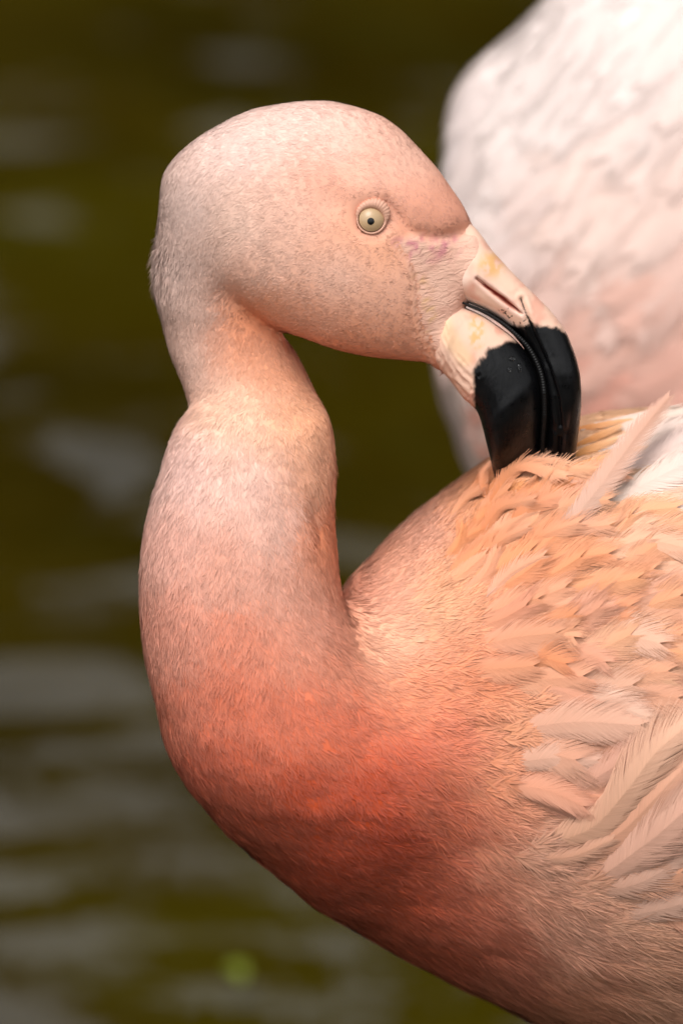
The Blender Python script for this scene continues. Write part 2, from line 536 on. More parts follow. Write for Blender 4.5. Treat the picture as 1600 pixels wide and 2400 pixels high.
LOB = [(985, 690, 990, 828, 40, 0), (1016, 690, 1008, 844, 64, 0), (1052, 706, 1028, 864, 86, 0), (1092, 722, 1046, 882, 84, 0), (1130, 740, 1064, 904, 84, 0), (1168, 765, 1084, 930, 83, 0), (1201, 791, 1102, 948, 81, 0),
       (1229, 820, 1117, 964, 79, 0), (1248, 852, 1126, 988, 76, 0), (1261, 888, 1133, 1012, 73, 0), (1268, 930, 1140, 1040, 69, -12), (1269, 980, 1148, 1075, 63, -36),
       (1265, 1040, 1154, 1104, 56, -72), (1261, 1100, 1164, 1136, 48, -108), (1247, 1165, 1182, 1180, 36, -165), (1232, 1222, 1205, 1225, 12, -215)]
V, F = union([loft(shrunk(UPB[:4], (1.55, 1.27, 0.97, 0.75)), 16, 48, 2.3), loft(shrunk(LOB[:4], (1.6, 1.27, 0.97, 0.75)), 16, 48, 2.3), loft(HEAD, 90, 64, 2.15), loft(NECK_UP, 60, 48), loft(NECK_LOW, 90, 64, 2.1), loft(BODY, 110, 96, 2.1)])
BV, BQ = remesh(V, F, 0.0015, 12)
BN = normals_of(BV, BQ)
if (BN * (BV - BV.mean(0))).sum(1).mean() < 0:
    BQ = BQ[:, ::-1]; BN = -BN

EYE = (869.5, 514.0)
def relax(V, Q, w, it):
    e0 = np.concatenate([Q[:, 0], Q[:, 1], Q[:, 2], Q[:, 3]]); e1 = np.concatenate([Q[:, 1], Q[:, 2], Q[:, 3], Q[:, 0]])
    deg = np.bincount(e0, minlength=len(V)) + np.bincount(e1, minlength=len(V))
    for _ in range(it):
        A = np.stack([np.bincount(e0, V[e1, k], len(V)) + np.bincount(e1, V[e0, k], len(V)) for k in range(3)], 1) / deg[:, None]
        V = V + (A - V) * w[:, None]
    return V
px, py, dp = unP(BV)
blob = lambda x, y, rx, ry: np.exp(-(((px - x) / rx) ** 2 + ((py - y) / ry) ** 2) ** 2)
wt = np.maximum.reduce([blob(440, 560, 120, 130) * (dp > -250), 0.5 * blob(1035, 650, 60, 40), blob(640, 930, 110, 60) * (dp > -30), blob(970, 1930, 250, 360), blob(900, 1600, 110, 200)])
BV = relax(BV, BQ, 0.7 * wt, 230)
BN = normals_of(BV, BQ)
# sculpting: small forms of the head, folds of the plumage (pixels, along the surface normal)
px, py, dp = unP(BV)
near = BN[:, 2] > 0.0
disp = np.zeros(len(BV))
hw = sstep(900, 1150, px) * sstep(1000, 1300, py) + sstep(1500, 1900, py)      # loose plumage of the trunk
hw = np.clip(hw, 0, 1)
q = BV / K
disp += hw * 9 * fbm(np.stack([q[:, 0] / 150 + q[:, 1] / 400, q[:, 1] / 75, q[:, 2] / 160], 1), 11)
disp += (1 - hw) * 3.0 * fbm(np.stack([q[:, 0] / 70, q[:, 1] / 110, q[:, 2] / 70], 1), 13)
# parting of the neck feathers
d_, t_ = polydist(px, py, [(716, 1140), (733, 1190), (748, 1240), (757, 1300)])
disp -= 6 * np.exp(-(d_ / 9) ** 2) * sstep(0, 0.25, t_) * sstep(1, 0.7, t_) * (dp > 0)
disp += 2.5 * np.exp(-((d_ - 24) / 16) ** 2) * (px < 735) * (dp > 0) * sstep(0, .2, t_) * sstep(1, .8, t_)
# brow ridge and the fold below it running to the bill
d_, t_ = polydist(px, py, [(905, 470), (960, 540), (1010, 556), (1060, 552), (1112, 534)])
disp -= near * 13 * np.exp(-(d_ / 11) ** 2) * (dp > -40)
d_, t_ = polydist(px, py, [(820, 452), (880, 432), (960, 470), (1040, 512)])
disp += near * 12 * np.exp(-(d_ / 38) ** 2)
# hollow behind the eye
d_ = np.hypot((px - 800) / 1.3, (py - 470))
disp -= near * 12 * np.exp(-(d_ / 38) ** 2)
# plumage drawn up round the bill tip
disp += near * 46 * np.exp(-(((px - 1225) / 95) ** 2 + ((py - 1160) / 55) ** 2)) * (py > 1000)
# rim of feathers against bare skin, cheek fullness
SKIN = [(1150, 520), (1108, 537), (1060, 550), (1010, 556), (970, 552), (914, 562), (940, 592), (958, 616), (968, 649), (974, 680), (972, 720),
        (980, 764), (1003, 803), (1037, 862), (1200, 900), (1250, 560)]
d_, t_ = polydist(px, py, SKIN[5:14])
ins = inpoly(px, py, SKIN)
disp += near * np.where(ins, -3 * np.exp(-(d_ / 16) ** 2), 3 * np.exp(-(d_ / 24) ** 2))
# eye socket
d_ = np.hypot(px - EYE[0], py - EYE[1])
disp -= near * 26 * sstep(36, 24, d_)
disp -= near * 6 * np.exp(-((d_ - 40) / 9) ** 2)
BV = BV + BN * (disp * K)[:, None]
BN = normals_of(BV, BQ)
px, py, dp = unP(BV)

# pigment measured along the bird (sRGB)
PIG = [(700, 275, (247, 213, 201)), (560, 320, (245, 213, 202)), (420, 460, (240, 208, 196)), (380, 620, (238, 206, 194)), (560, 520, (244, 206, 188)), (700, 480, (242, 196, 176)), (800, 330, (247, 206, 191)),
       (780, 440, (236, 170, 146)), (850, 400, (242, 186, 164)), (950, 370, (244, 196, 176)), (1040, 500, (234, 168, 144)), (970, 480, (238, 172, 148)), (800, 640, (244, 198, 178)), (640, 620, (244, 198, 178)),
       (920, 680, (242, 188, 164)), (900, 590, (246, 182, 150)), (820, 540, (244, 180, 150)), (850, 800, (242, 172, 140)), (960, 800, (242, 176, 146)), (600, 735, (242, 166, 128)), (700, 770, (242, 176, 148)), (450, 700, (234, 200, 186)), (450, 820, (238, 200, 184)),
       (560, 770, (240, 158, 120)), (640, 850, (240, 168, 132)), (560, 960, (251, 208, 182)), (700, 950, (244, 182, 146)), (560, 1120, (251, 208, 193)), (430, 1100, (246, 204, 192)), (740, 1100, (244, 182, 150)), (755, 1240, (240, 150, 110)), (640, 1220, (248, 202, 186)),
       (400, 1260, (246, 190, 173)), (520, 1300, (245, 180, 158)), (640, 1330, (245, 184, 163)), (560, 1480, (237, 152, 125)), (390, 1480, (241, 168, 146)), (740, 1450, (244, 174, 150)), (780, 1540, (242, 160, 132)),
       (560, 1620, (233, 134, 105)), (400, 1650, (234, 142, 116)), (700, 1680, (232, 130, 100)), (560, 1780, (226, 116, 86)), (800, 1680, (230, 124, 94)), (460, 1800, (222, 118, 92)), (700, 1850, (218, 98, 68)), (850, 1830, (214, 88, 56)), (960, 1790, (222, 112, 84)),
       (600, 1960, (212, 108, 80)), (760, 2000, (212, 94, 64)), (900, 1960, (208, 86, 56)), (800, 2130, (208, 106, 80)), (950, 2100, (220, 106, 76)), (1060, 2080, (222, 122, 94)), (1000, 2230, (216, 112, 84)), (1100, 2180, (222, 128, 100)), (1150, 2320, (214, 130, 104)),
       (900, 1500, (248, 196, 166)), (1000, 1420, (248, 188, 150)), (960, 1600, (244, 158, 122)), (900, 1400, (244, 184, 160)), (1080, 1330, (246, 176, 134)), (980, 1260, (242, 182, 158)), (1090, 1190, (244, 176, 140)), (1150, 1180, (248, 168, 110)), (1130, 1480, (240, 166, 132)),
       (1100, 1600, (240, 154, 116)), (1030, 1720, (232, 138, 108)), (1180, 1700, (244, 176, 140)), (1140, 1850, (238, 166, 132)), (1060, 1900, (222, 118, 88)), (1250, 2000, (236, 184, 158)), (1150, 2020, (234, 162, 132)), (1300, 2180, (238, 180, 154)), (1450, 2100, (248, 192, 162)),
       (1500, 2300, (246, 188, 158)), (1300, 2340, (240, 166, 134)), (1400, 1450, (244, 186, 154)), (1500, 1300, (250, 214, 188)), (1450, 1650, (246, 202, 176)), (1450, 1000, (250, 196, 156)), (1570, 1030, (250, 218, 198)), (1600, 1700, (246, 196, 164)), (2200, 1700, (240, 190, 170))]
PIGL = [(x, y, lin(c)) for x, y, c in PIG]
def pigment(px, py, seed=0):
    n = len(px)
    jx = 26 * fbm(np.stack([px / 60, py / 60], 1), 31 + seed)
    jy = 26 * fbm(np.stack([px / 60, py / 60], 1), 47 + seed)
    c = field(px + jx, py + jy, PIGL, 105)
    lum = (c @ np.array([0.3, 0.6, 0.1]))[:, None]
    return np.clip((lum + (c - lum) * 1.12) * 0.95, 0.01, 0.95)
BC = pigment(px, py)
skin_m = sstep(-14, 18, 8 * fbm(np.stack([px, py], 1) / 14, 64) + np.where(ins, 1, -1) * polydist(px, py, SKIN)[0])
sp = np.stack([px, py], 1)
skc = np.tile(lin((238, 190, 168)), (len(px), 1))
f1 = 0.8 * sstep(-0.3, 0.6, fbm(sp / 26, 61))[:, None]
skc = skc * (1 - 0.5 * f1) + lin((222, 160, 140)) * 0.5 * f1
f2 = (sstep(60, 10, polydist(px, py, [(920, 566), (980, 574), (1040, 566)])[0]) * sstep(-0.1, 0.5, fbm(sp / 13, 62)))[:, None]
skc = skc * (1 - f2) + lin((206, 128, 138)) * f2
f3 = (sstep(26, 4, polydist(px, py, [(975, 655), (1000, 690), (1010, 770)])[0]) * sstep(-0.2, 0.4, fbm(sp / 11, 63)))[:, None]
skc = skc * (1 - 0.6 * f3) + lin((222, 176, 110)) * 0.6 * f3
BC = BC * (1 - skin_m[:, None]) + skc * skin_m[:, None]
lidz = sstep(62, 40, np.hypot(px - EYE[0] - 8, py - EYE[1] + 2))[:, None]
BC = BC * (1 - 0.7 * lidz) + lin((216, 158, 136)) * 0.7 * lidz

flam = bpy.data.objects.new('flamingo', None)
col.objects.link(flam)
root_w = to_world(P(1750, 1750, -455)); root_w[2] = 0.0
flam.location = root_w
tag(flam, 'coral pink flamingo twisting its neck to preen its back with a black-tipped bill', 'flamingo', 'flamingos standing in the pond')
def part(name, q, faces, parent=flam, colors=None, mat=None, smooth=True, extra=None, base=None, nvec=None):
    me = build_mesh(name, to_world(q) - (root_w if base is None else base), faces, colors, smooth, mat, extra, None if nvec is None else nvec @ BASIS)
    return obj(name, me, parent)
part('body', BV, BQ, colors=BC, mat=M_BODY, extra={'skin': skin_m})
BVH = BVHTree.FromPolygons([tuple(v) for v in BV], [tuple(int(k) for k in f) for f in BQ])
CAMQ = Vector((0, 0, D))
def hit(px, py, tree=BVH):
    t = Vector(P(px, py, 0)) - CAMQ
    h = tree.ray_cast(CAMQ, t.normalized())
    return h[0], h[1]

#MARK-BILL
# ------------------------------------------------------------------ bill
TOM = [(1017, 679), (1057, 697), (1096, 715), (1136, 732), (1175, 756), (1207, 782), (1235, 811), (1254, 843), (1268, 879), (1274, 918), (1275, 974), (1271, 1033), (1268, 1092), (1262, 1160)]
PALE = (240, 196, 172)
def bill_part(name, st, upper):
    V, F = loft(st, 260, 120, 2.4)
    px, py, dp = unP(V)
    n = normals_of(V, F[0])
    if (n * (V - V.mean(0))).sum(1).mean() < 0:
        F = [f[:, ::-1] for f in F]; n = -n
    sp = np.stack([px, py], 1)
    disp = 0.5 * fbm(sp / 30, 71)
    near = np.abs(dp) > 6
    C = np.tile(lin(PALE), (len(px), 1))
    def blend(m, c, amt=1.0):
        m = (np.asarray(m) * amt)[:, None]
        C[:] = C * (1 - m) + lin(c) * m
    blend(sstep(0.0, 0.7, fbm(sp / 30, 72)), (226, 158, 136), 0.7)
    edge = 3 * fbm(sp / 6, 73) + 5 * fbm(sp / 15, 82) + 9 * fbm(sp / 40, 74)
    if upper:
        blend(sstep(45, 10, np.hypot(px - 1150, (py - 620))) * sstep(-0.5, 0.3, fbm(sp / 12, 75)), (226, 172, 92), 0.75)
        blend(sstep(40, 8, np.hypot(px - 1075, (py - 650))), (238, 206, 190), 0.8)
        d_, t_ = polydist(px, py, TOM)
        blend(sstep(22, 14, d_) * (t_ < 0.42), (246, 220, 206), 0.8)
        # nostril slit
        d_, t_ = polydist(px, py, [(1114, 652), (1150, 679), (1190, 711), (1222, 735)])
        hwid = 1.2 + 5.0 * np.sin(np.clip(t_, 0, 1) * math.pi) ** 0.8
        disp -= near * 20 * sstep(hwid + 1.5, hwid - 3, d_)
        disp += near * 1.6 * np.exp(-((d_ - hwid - 7) / 6) ** 2)
        blend(sstep(hwid + 1, hwid - 2, d_), (140, 42, 28))
        blend(np.exp(-((d_ - hwid - 5) / 4) ** 2), (246, 206, 190), 0.6)
        # dark specks below the nostril
        blend(sstep(0.35, 0.5, fbm(sp / 7, 79)) * sstep(22, 8, polydist(px, py, [(1180, 722), (1226, 764)])[0]), (30, 22, 22))
        dark = 14 * sstep(6, 0, polydist(px, py, [(1221, 700), (1234, 735), (1246, 765)])[0])
        by = 762 + 0.02 * (px - 1220) + edge + 10 * sstep(1290, 1340, px) - dark
        black = sstep(-5, 5, py - by)
        black = np.maximum(black, sstep(3.2, 1.0, polydist(px, py, [(1221, 700), (1232, 735), (1250, 780)])[0] + 1.2 * fbm(sp / 6, 80)))
        # long groove down the black flank
        d_, t_ = polydist(px, py, [(1222, 702), (1250, 790), (1282, 862), (1303, 930), (1312, 1000), (1308, 1100)])
        disp -= near * (7 * np.exp(-(d_ / 4.5) ** 2))
        disp += near * (3 * np.exp(-((d_ - 12) / 6) ** 2))
    else:
        blend(sstep(26, 6, polydist(px, py, [(1118, 752), (1116, 800)])[0]) * sstep(-0.4, 0.3, fbm(sp / 10, 76)), (220, 166, 84), 0.7)
        blend(sstep(30, 6, polydist(px, py, [(1010, 700), (1060, 800), (1090, 840)])[0]), (240, 196, 150), 0.6)
        # folds of skin running down the cheek of the lower bill
        for fx in range(4):
            d_, t_ = polydist(px, py, [(1000 + fx * 12, 740 + 6 * fx), (1030 + fx * 13, 830), (1062 + fx * 15, 890 - fx * 6), (1095 + fx * 9, 930 - fx * 16)])
            d_ = np.abs(d_ + 7 * fbm(sp / 24, 84 + fx))
            brk = sstep(-0.5, 0.4, fbm(sp / 30, 88 + fx))
            disp -= near * brk * 2.6 * np.exp(-(d_ / 3.0) ** 2)
            disp += near * brk * 1.4 * np.exp(-((d_ - 7) / 4) ** 2)
        disp += 1.6 * fbm(np.stack([(px + 0.5 * py) / 6, (py - 0.6 * px) / 60], 1), 77) * sstep(1080, 1000, px)
        bl = np.array([(1108, 970), (1106, 862), (1128, 838), (1150, 812), (1185, 799), (1260, 812), (1400, 900), (1400, 1300), (1000, 1300), (1120, 1010)], float)
        sd = np.where(inpoly(px + edge * .7, py + edge * .7, bl), 1, -1) * polydist(px + edge * .7, py + edge * .7, np.concatenate([bl, bl[:1]]))[0]
        black = sstep(-5, 5, sd)
        # worn furrows at the back of the black flank
        disp += black * 0.8 * fbm(np.stack([(px - 0.28 * py) / 7, py / 70], 1), 78) * sstep(1215, 1150, px - 0.1 * (py - 900))
    BLK = lin((9, 9, 11))
    C = C * (1 - black[:, None]) + BLK * black[:, None]
    # brownish worn streaks on the front ridge of the upper bill
    if upper:
        m = (sstep(950, 1010, py) * sstep(1312, 1340, px) * sstep(-0.05, 0.4, fbm(np.stack([(px + 0.12 * py) / 7, py / 90], 1), 81)))[:, None] * 0.7
        C = C * (1 - m) + lin((92, 66, 58)) * m
    V = V + n * (disp * K)[:, None]
    return part(name, V, F, colors=C, mat=M_BILL, extra={'black': black})
upper_bill = bill_part('upper_bill', UPB, True)
lower_bill = bill_part('lower_bill', LOB, False)

def tube(path, rad, s=10):
    """path (n,3) metres, rad (n,) or (n,2) metres"""
    n = len(path)
    tan = np.gradient(path, axis=0); tan /= np.linalg.norm(tan, axis=1, keepdims=True) + 1e-12
    ref = np.array([0, 0, 1.0]) if abs(tan[0, 2]) < 0.9 else np.array([1.0, 0, 0])
    u = np.cross(tan, ref); u /= np.linalg.norm(u, axis=1, keepdims=True)
    v = np.cross(u, tan)
    ph = np.linspace(0, 2 * math.pi, s, endpoint=False)
    rad = np.asarray(rad, float)
    if rad.ndim == 1:
        rad = np.stack([rad, rad], 1)
    V = path[:, None] + u[:, None] * (np.cos(ph)[None, :, None] * rad[:, None, 0:1]) + v[:, None] * (np.sin(ph)[None, :, None] * rad[:, None, 1:2])
    i = np.arange(n - 1)[:, None] * s; j = np.arange(s)[None, :]; j2 = (j + 1) % s
    F = np.stack([i + j, i + j2, i + s + j2, i + s + j], -1).reshape(-1, 4)
    V = V.reshape(-1, 3)
    return V, F

# comb of lamellae along the cutting edge, both sides
tp = spline(np.array([(x, y, 0) for x, y in TOM], float), 520)
tt = np.linspace(0, 1, 520)
vv, ff, off = [], [], 0
for sgn in (1, -1):
    dz = sgn * np.interp(tt, [0, 0.1, 0.35, 0.7, 1], [48, 54, 50, 46, 28])
    path = P(tp[:, 0], tp[:, 1], dz + np.interp(tp[:, 1], [920, 976, 1035, 1092, 1160], [-12, -34, -69, -104, -162]))
    r = np.interp(tt, [0, 0.06, 0.3, 0.45, 0.9, 1], [0.6, 2.0, 4.2, 5.6, 5.6, 4])
    rib = 1 + 0.13 * np.sin(tt * 640 / 6.5 * 2 * math.pi) * sstep(0.22, 0.3, tt)
    v_, f_ = tube(path, np.stack([r * K, r * 0.8 * rib * K], 1), 12)
    vv.append(v_); ff.append(f_ + off); off += len(v_)
v_, f_ = tube(P(tp[:, 0], tp[:, 1], np.interp(tp[:, 1], [920, 976, 1035, 1092, 1160], [-12, -34, -69, -104, -162])), np.stack([np.interp(tt, [0, .1, .35, .5, 1], [.5, 3, 6, 15, 12]) * K, np.interp(tt, [0, .1, .6, 1], [30, 50, 40, 20]) * K], 1), 16)
vv.append(v_); ff.append(f_ + off)
part('lamellae', np.concatenate(vv), np.concatenate(ff), parent=lower_bill, mat=M_LAMELLA)

# ------------------------------------------------------------------ eye
loc, nrm = hit(EYE[0] + 44, EYE[1] + 10)
loc2, nrm2 = hit(EYE[0] - 44, EYE[1] - 10)
e_c = P(EYE[0], EYE[1], (loc[2] + loc2[2]) / 2 / K + 2)
e_n = np.array([0.10, 0.06, 1.0]); e_n /= np.linalg.norm(e_n)
e_u = np.cross(np.array([0, 1.0, 0]), e_n); e_u /= np.linalg.norm(e_u)
e_v = np.cross(e_n, e_u)
def cap(center, R, r0, r1, rings, seg, lift=0.0, ox=0.0, oy=0.0):
    V, F = [], []
    for k in range(rings):
        r = r0 + (r1 - r0) * k / (rings - 1)
        for a in range(seg):
            t = 2 * math.pi * a / seg
            x, y = ox + r * math.cos(t), oy + r * math.sin(t)
            z = math.sqrt(max(R * R - x * x - y * y, 0)) - math.sqrt(R * R - 31 * 31) + lift
            V.append(center + (e_u * x + e_v * y + e_n * z) * K)
    for k in range(rings - 1):
        for a in range(seg):
            b_ = (a + 1) % seg
            F.append((k * seg + a, (k + 1) * seg + a, (k + 1) * seg + b_, k * seg + b_))
    return np.array(V), np.array(F)
v_, f_ = cap(e_c, 40, 0.01, 39.5, 14, 48)
eye = part('eye', v_, f_, mat=M_EYE)
v_, f_ = cap(e_c, 40, 0.01, 28.6, 10, 48, 0.9)
part('iris', v_, f_, parent=eye, mat=M_IRIS)
v_, f_ = cap(e_c, 40, 0.01, 8.2, 4, 28, 1.6, -2.5, -6.0)
part('pupil', v_, f_, parent=eye, mat=M_PUPIL)
# eyelid ring, thick and creased above and in front
ph = np.linspace(0, 2 * math.pi, 121)
V, n_t = [], 14
for a in ph:
    up = max(0.0, math.sin(a + 0.15)) ** 0.8
    fr = max(0.0, math.cos(a - 0.5)) ** 1.5
    rt = 2.4 + 7.5 * up + 3.5 * fr * up + 1.5 * fr
    rt *= 1 + 0.07 * math.sin(a * 34) + 0.04 * math.sin(a * 53 + 1)
    rc = 31.0 + rt * 0.75 - 3.0 * up * up
    for b_ in range(n_t):
        t = 2 * math.pi * b_ / n_t
        x, y = (rc + rt * math.cos(t)) * math.cos(a), (rc + rt * math.cos(t)) * math.sin(a)
        z = 0.9 * rt * math.sin(t) + 1.0 + 3.0 * up
        V.append(e_c + (e_u * x + e_v * y + e_n * z) * K)
i = np.arange(120)[:, None] * n_t; j = np.arange(n_t)[None, :]; j2 = (j + 1) % n_t
part('eyelid', np.array(V), np.stack([i + j, i + n_t + j, i + n_t + j2, i + j2], -1).reshape(-1, 4), mat=M_LID)

# ------------------------------------------------------------------ plumage
FLOW = [(900, 330, 195), (700, 260, 178), (550, 300, 155), (420, 400, 128), (362, 540, 98), (370, 680, 88), (450, 560, 125), (600, 500, 160), (760, 480, 178), (850, 400, 190), (960, 400, 205), (1040, 490, 210), (800, 650, 168), (950, 700, 185),
        (850, 790, 172), (700, 720, 165), (560, 660, 140), (480, 740, 100), (420, 850, 78), (560, 850, 82), (680, 850, 72), (480, 1000, 112), (600, 1000, 88), (720, 1000, 78), (400, 1150, 98), (560, 1150, 92), (720, 1150, 72), (760, 1200, 62), (345, 1300, 92),
        (560, 1320, 92), (700, 1320, 88), (770, 1350, 78), (360, 1550, 84), (560, 1550, 86), (720, 1530, 66), (800, 1480, 48), (860, 1500, 30), (900, 1420, -8), (950, 1330, -30), (1000, 1230, -42), (1100, 1180, -45), (1060, 1330, -40), (1000, 1480, -8), (950, 1600, 14),
        (820, 1650, 45), (640, 1720, 76), (440, 1780, 66), (800, 1800, 48), (600, 1880, 62), (760, 1960, 52), (640, 2020, 44), (860, 2100, 42), (1000, 2250, 32), (950, 1850, 32), (1100, 1700, 8), (1060, 1950, 26), (1100, 2100, 34), (1200, 2000, 22), (1150, 2320, 28),
        (1300, 2150, 26), (1300, 1950, -12), (1450, 2150, 6), (1450, 2320, 18), (1600, 2300, 8), (1500, 1950, -38), (1600, 1850, -42), (1250, 1550, -8), (1450, 1550, 0), (1250, 1300, -20), (1500, 1250, -18), (1560, 1000, -5), (1250, 1800, 8), (1500, 1700, 8), (2200, 1700, 20)]
FLOWV = [(x, y, (math.cos(math.radians(a)), math.sin(math.radians(a)))) for x, y, a in FLOW]
def flow(px, py):
    v = field(px, py, FLOWV, 80)
    return v / (np.linalg.norm(v, axis=1, keepdims=True) + 1e-9)

def scatter(V, Q, N, count, weight):
    a = 0.5 * np.linalg.norm(np.cross(V[Q[:, 2]] - V[Q[:, 0]], V[Q[:, 3]] - V[Q[:, 1]]), axis=1)
    w = a * weight(V[Q].mean(1), N[Q].mean(1))
    cw = np.cumsum(w); cw /= cw[-1]
    f = np.minimum(np.searchsorted(cw, (np.arange(count) + rng.random(count)) / count), len(Q) - 1)   # evenly spread
    u, v = rng.random((count, 1)), rng.random((count, 1))
    c = Q[f]
    bl = lambda X: X[c[:, 0]] * (1 - u) * (1 - v) + X[c[:, 1]] * u * (1 - v) + X[c[:, 2]] * u * v + X[c[:, 3]] * (1 - u) * v
    n = bl(N)
    return bl(V), n / np.linalg.norm(n, axis=1, keepdims=True)

def tangent(n, d2):
    """image-side flow (x right, y down) laid into the surface"""
    t = np.stack([d2[:, 0], -d2[:, 1], np.zeros(len(d2))], 1)
    t = t - n * (t * n).sum(1, keepdims=True)
    return t / (np.linalg.norm(t, axis=1, keepdims=True) + 1e-9)

def small_feathers(pos, n, t, L, lift, C, barbs, bw, spread, tree, seed=0, nj=0.15):
    """every small feather is a fan of barbs: narrow strips that follow the surface"""
    r = np.random.default_rng(seed)
    N = len(pos)
    sag = np.empty(N)
    tip = pos + t * L[:, None]
    for k in range(N):
        h = tree.find_nearest(Vector(tip[k]))
        sag[k] = (tip[k] - np.array(h[0])) @ n[k] if h[0] is not None else 0
    sag = np.clip(sag, -0.25 * L, 0.5 * L)
    b = np.cross(n, t)
    j = np.linspace(-1, 1, barbs)[None, :] + r.normal(0, 0.12, (N, barbs))
    ang = j * spread[:, None]
    ln = L[:, None] * (1 - 0.28 * np.clip(np.abs(j), 0, 1.2) ** 2) * r.uniform(0.72, 1.08, (N, barbs))
    dirs = t[:, None] * np.cos(ang)[..., None] + b[:, None] * np.sin(ang)[..., None]
    roll = r.normal(0, 0.12, (N, barbs))
    side = np.cross(n[:, None], dirs)
    side = side * np.cos(roll)[..., None] + n[:, None] * np.sin(roll)[..., None]
    st = pos[:, None] + t[:, None] * (L[:, None, None] * 0.12 * (1 - np.abs(j[..., None]))) 
    lf = lift[:, None] * r.uniform(0.5, 1.4, (N, barbs))
    bend = r.normal(0, 0.09, (N, barbs)) * L[:, None]
    rings = []
    for u, wd in ((0.0, 0.7), (0.55, 1.0), (1.0, 0.15)):
        c = st + dirs * (ln * u)[..., None] + b[:, None] * (bend * u * u)[..., None]
        c = c + n[:, None] * (lf * (u ** 0.8) - sag[:, None] * (u * ln / L[:, None]) ** 2 - 0.0002 * (1 - u))[..., None]
        w = bw[:, None, None] * wd * 0.5
        rings.append(c - side * w); rings.append(c + side * w)
    V = np.stack(rings, 2)                       # N, barbs, 6, 3
    base = (np.arange(N * barbs) * 6)[:, None, None]
    F = (base + np.array([[0, 1, 3, 2], [2, 3, 5, 4]])[None]).reshape(-1, 4)
    cj = C[:, None, :] * (1 + r.normal(0, 0.03, (N, barbs, 1)))
    cc = np.repeat(cj[:, :, None, :], 6, 2)
    pale = np.array([0, 0, .04, .04, .13, .13])[None, None, :, None]
    cc = cc * (1 - pale) + (cc * 0.35 + 0.62) * pale
    nv = n[:, None] + nj * side * r.normal(0, 1, (N, barbs))[..., None] + 0.10 * t[:, None]
    nv = np.repeat(nv[:, :, None, :], 6, 2)
    return V.reshape(-1, 3), F, cc.reshape(-1, 3), nv.reshape(-1, 3)

def weight_near(c, n):
    px, py, dp = unP(c)
    w = np.where(n[:, 2] > -0.25, 1.0, 0.16)
    w *= np.where((px > 1720) | (py > 2520), 0.12, 1.0)
    w *= np.where(py < 960, 2.2, 1.0)
    return w
NS = 36500
pos, n, = scatter(BV, BQ, BN, NS, weight_near)
px, py, dp = unP(pos)
jp = np.stack([px, py], 1) / 11
keep = ~(inpoly(px - 12 - 16 * fbm(jp, 97) - 8 * rng.random(len(px)), py + 12 * fbm(jp, 98) + 6, SKIN)) & (np.hypot(px - EYE[0] - 4, py - EYE[1] + 4) > 50) & (px < 1150 + 1e4 * (py > 950))
pos, n, px, py, dp = pos[keep], n[keep], px[keep], py[keep], dp[keep]
fl = flow(px, py)
ang = 0.28 * fbm(np.stack([px / 42, py / 42], 1), 91) + rng.normal(0, 0.10, len(px))
fl = np.stack([fl[:, 0] * np.cos(ang) - fl[:, 1] * np.sin(ang), fl[:, 0] * np.sin(ang) + fl[:, 1] * np.cos(ang)], 1)
t = tangent(n, fl)
LEN = [(900, 400, 20), (700, 300, 24), (420, 500, 28), (360, 620, 36), (800, 650, 20), (960, 650, 15), (1040, 480, 14), (850, 500, 13), (850, 810, 18), (600, 700, 22), (460, 820, 28), (640, 850, 28), (560, 1000, 36), (740, 1150, 38), (560, 1200, 42), (400, 1250, 44),
       (560, 1500, 46), (760, 1480, 44), (600, 1800, 46), (900, 1450, 40), (950, 1700, 44), (800, 1950, 46), (1100, 1400, 56), (1100, 1700, 62), (1180, 1650, 70), (1150, 1950, 80), (1300, 2150, 110), (1100, 2200, 90), (1500, 2250, 120), (950, 2150, 55), (1400, 1500, 40), (1300, 1250, 36), (1500, 1300, 30), (1450, 1750, 40), (1500, 1100, 30)]
Lpx = field(px, py, LEN, 80)[:, 0] * rng.uniform(0.75, 1.25, len(px))
hd = np.where(py < 900, 0.45, 1.0)[:, None]
C = pigment(px, py, 3) * (1 + hd * 0.14 * fbm(np.stack([px / 16, py / 22], 1), 95)[:, None] + hd * rng.normal(0, 0.045, (len(px), 1)))
lift = Lpx * K * np.clip(rng.normal(0.05, 0.02, len(px)), 0.015, 0.12)
lift = lift * np.interp(Lpx, [15, 30, 40], [0.5, 0.7, 1.0])
fluff = np.exp(-(((px - 350) / 45) ** 2 + ((py - 590) / 90) ** 2))
lift = lift * (1 + 5 * fluff * rng.random(len(px)))
spread = np.interp(Lpx, [15, 40, 70, 120], [0.62, 0.5, 0.36, 0.2])
bw = np.interp(Lpx, [15, 40, 120], [3.4, 3.0, 3.3]) * K
v_, f_, c_, n_ = small_feathers(pos, n, t, Lpx * K, lift, C, 11, bw, spread, BVH, 3)
pl = part('plumage', v_, f_, colors=c_, mat=M_PLUME, smooth=False, nvec=n_)
tag(pl, kind='stuff')

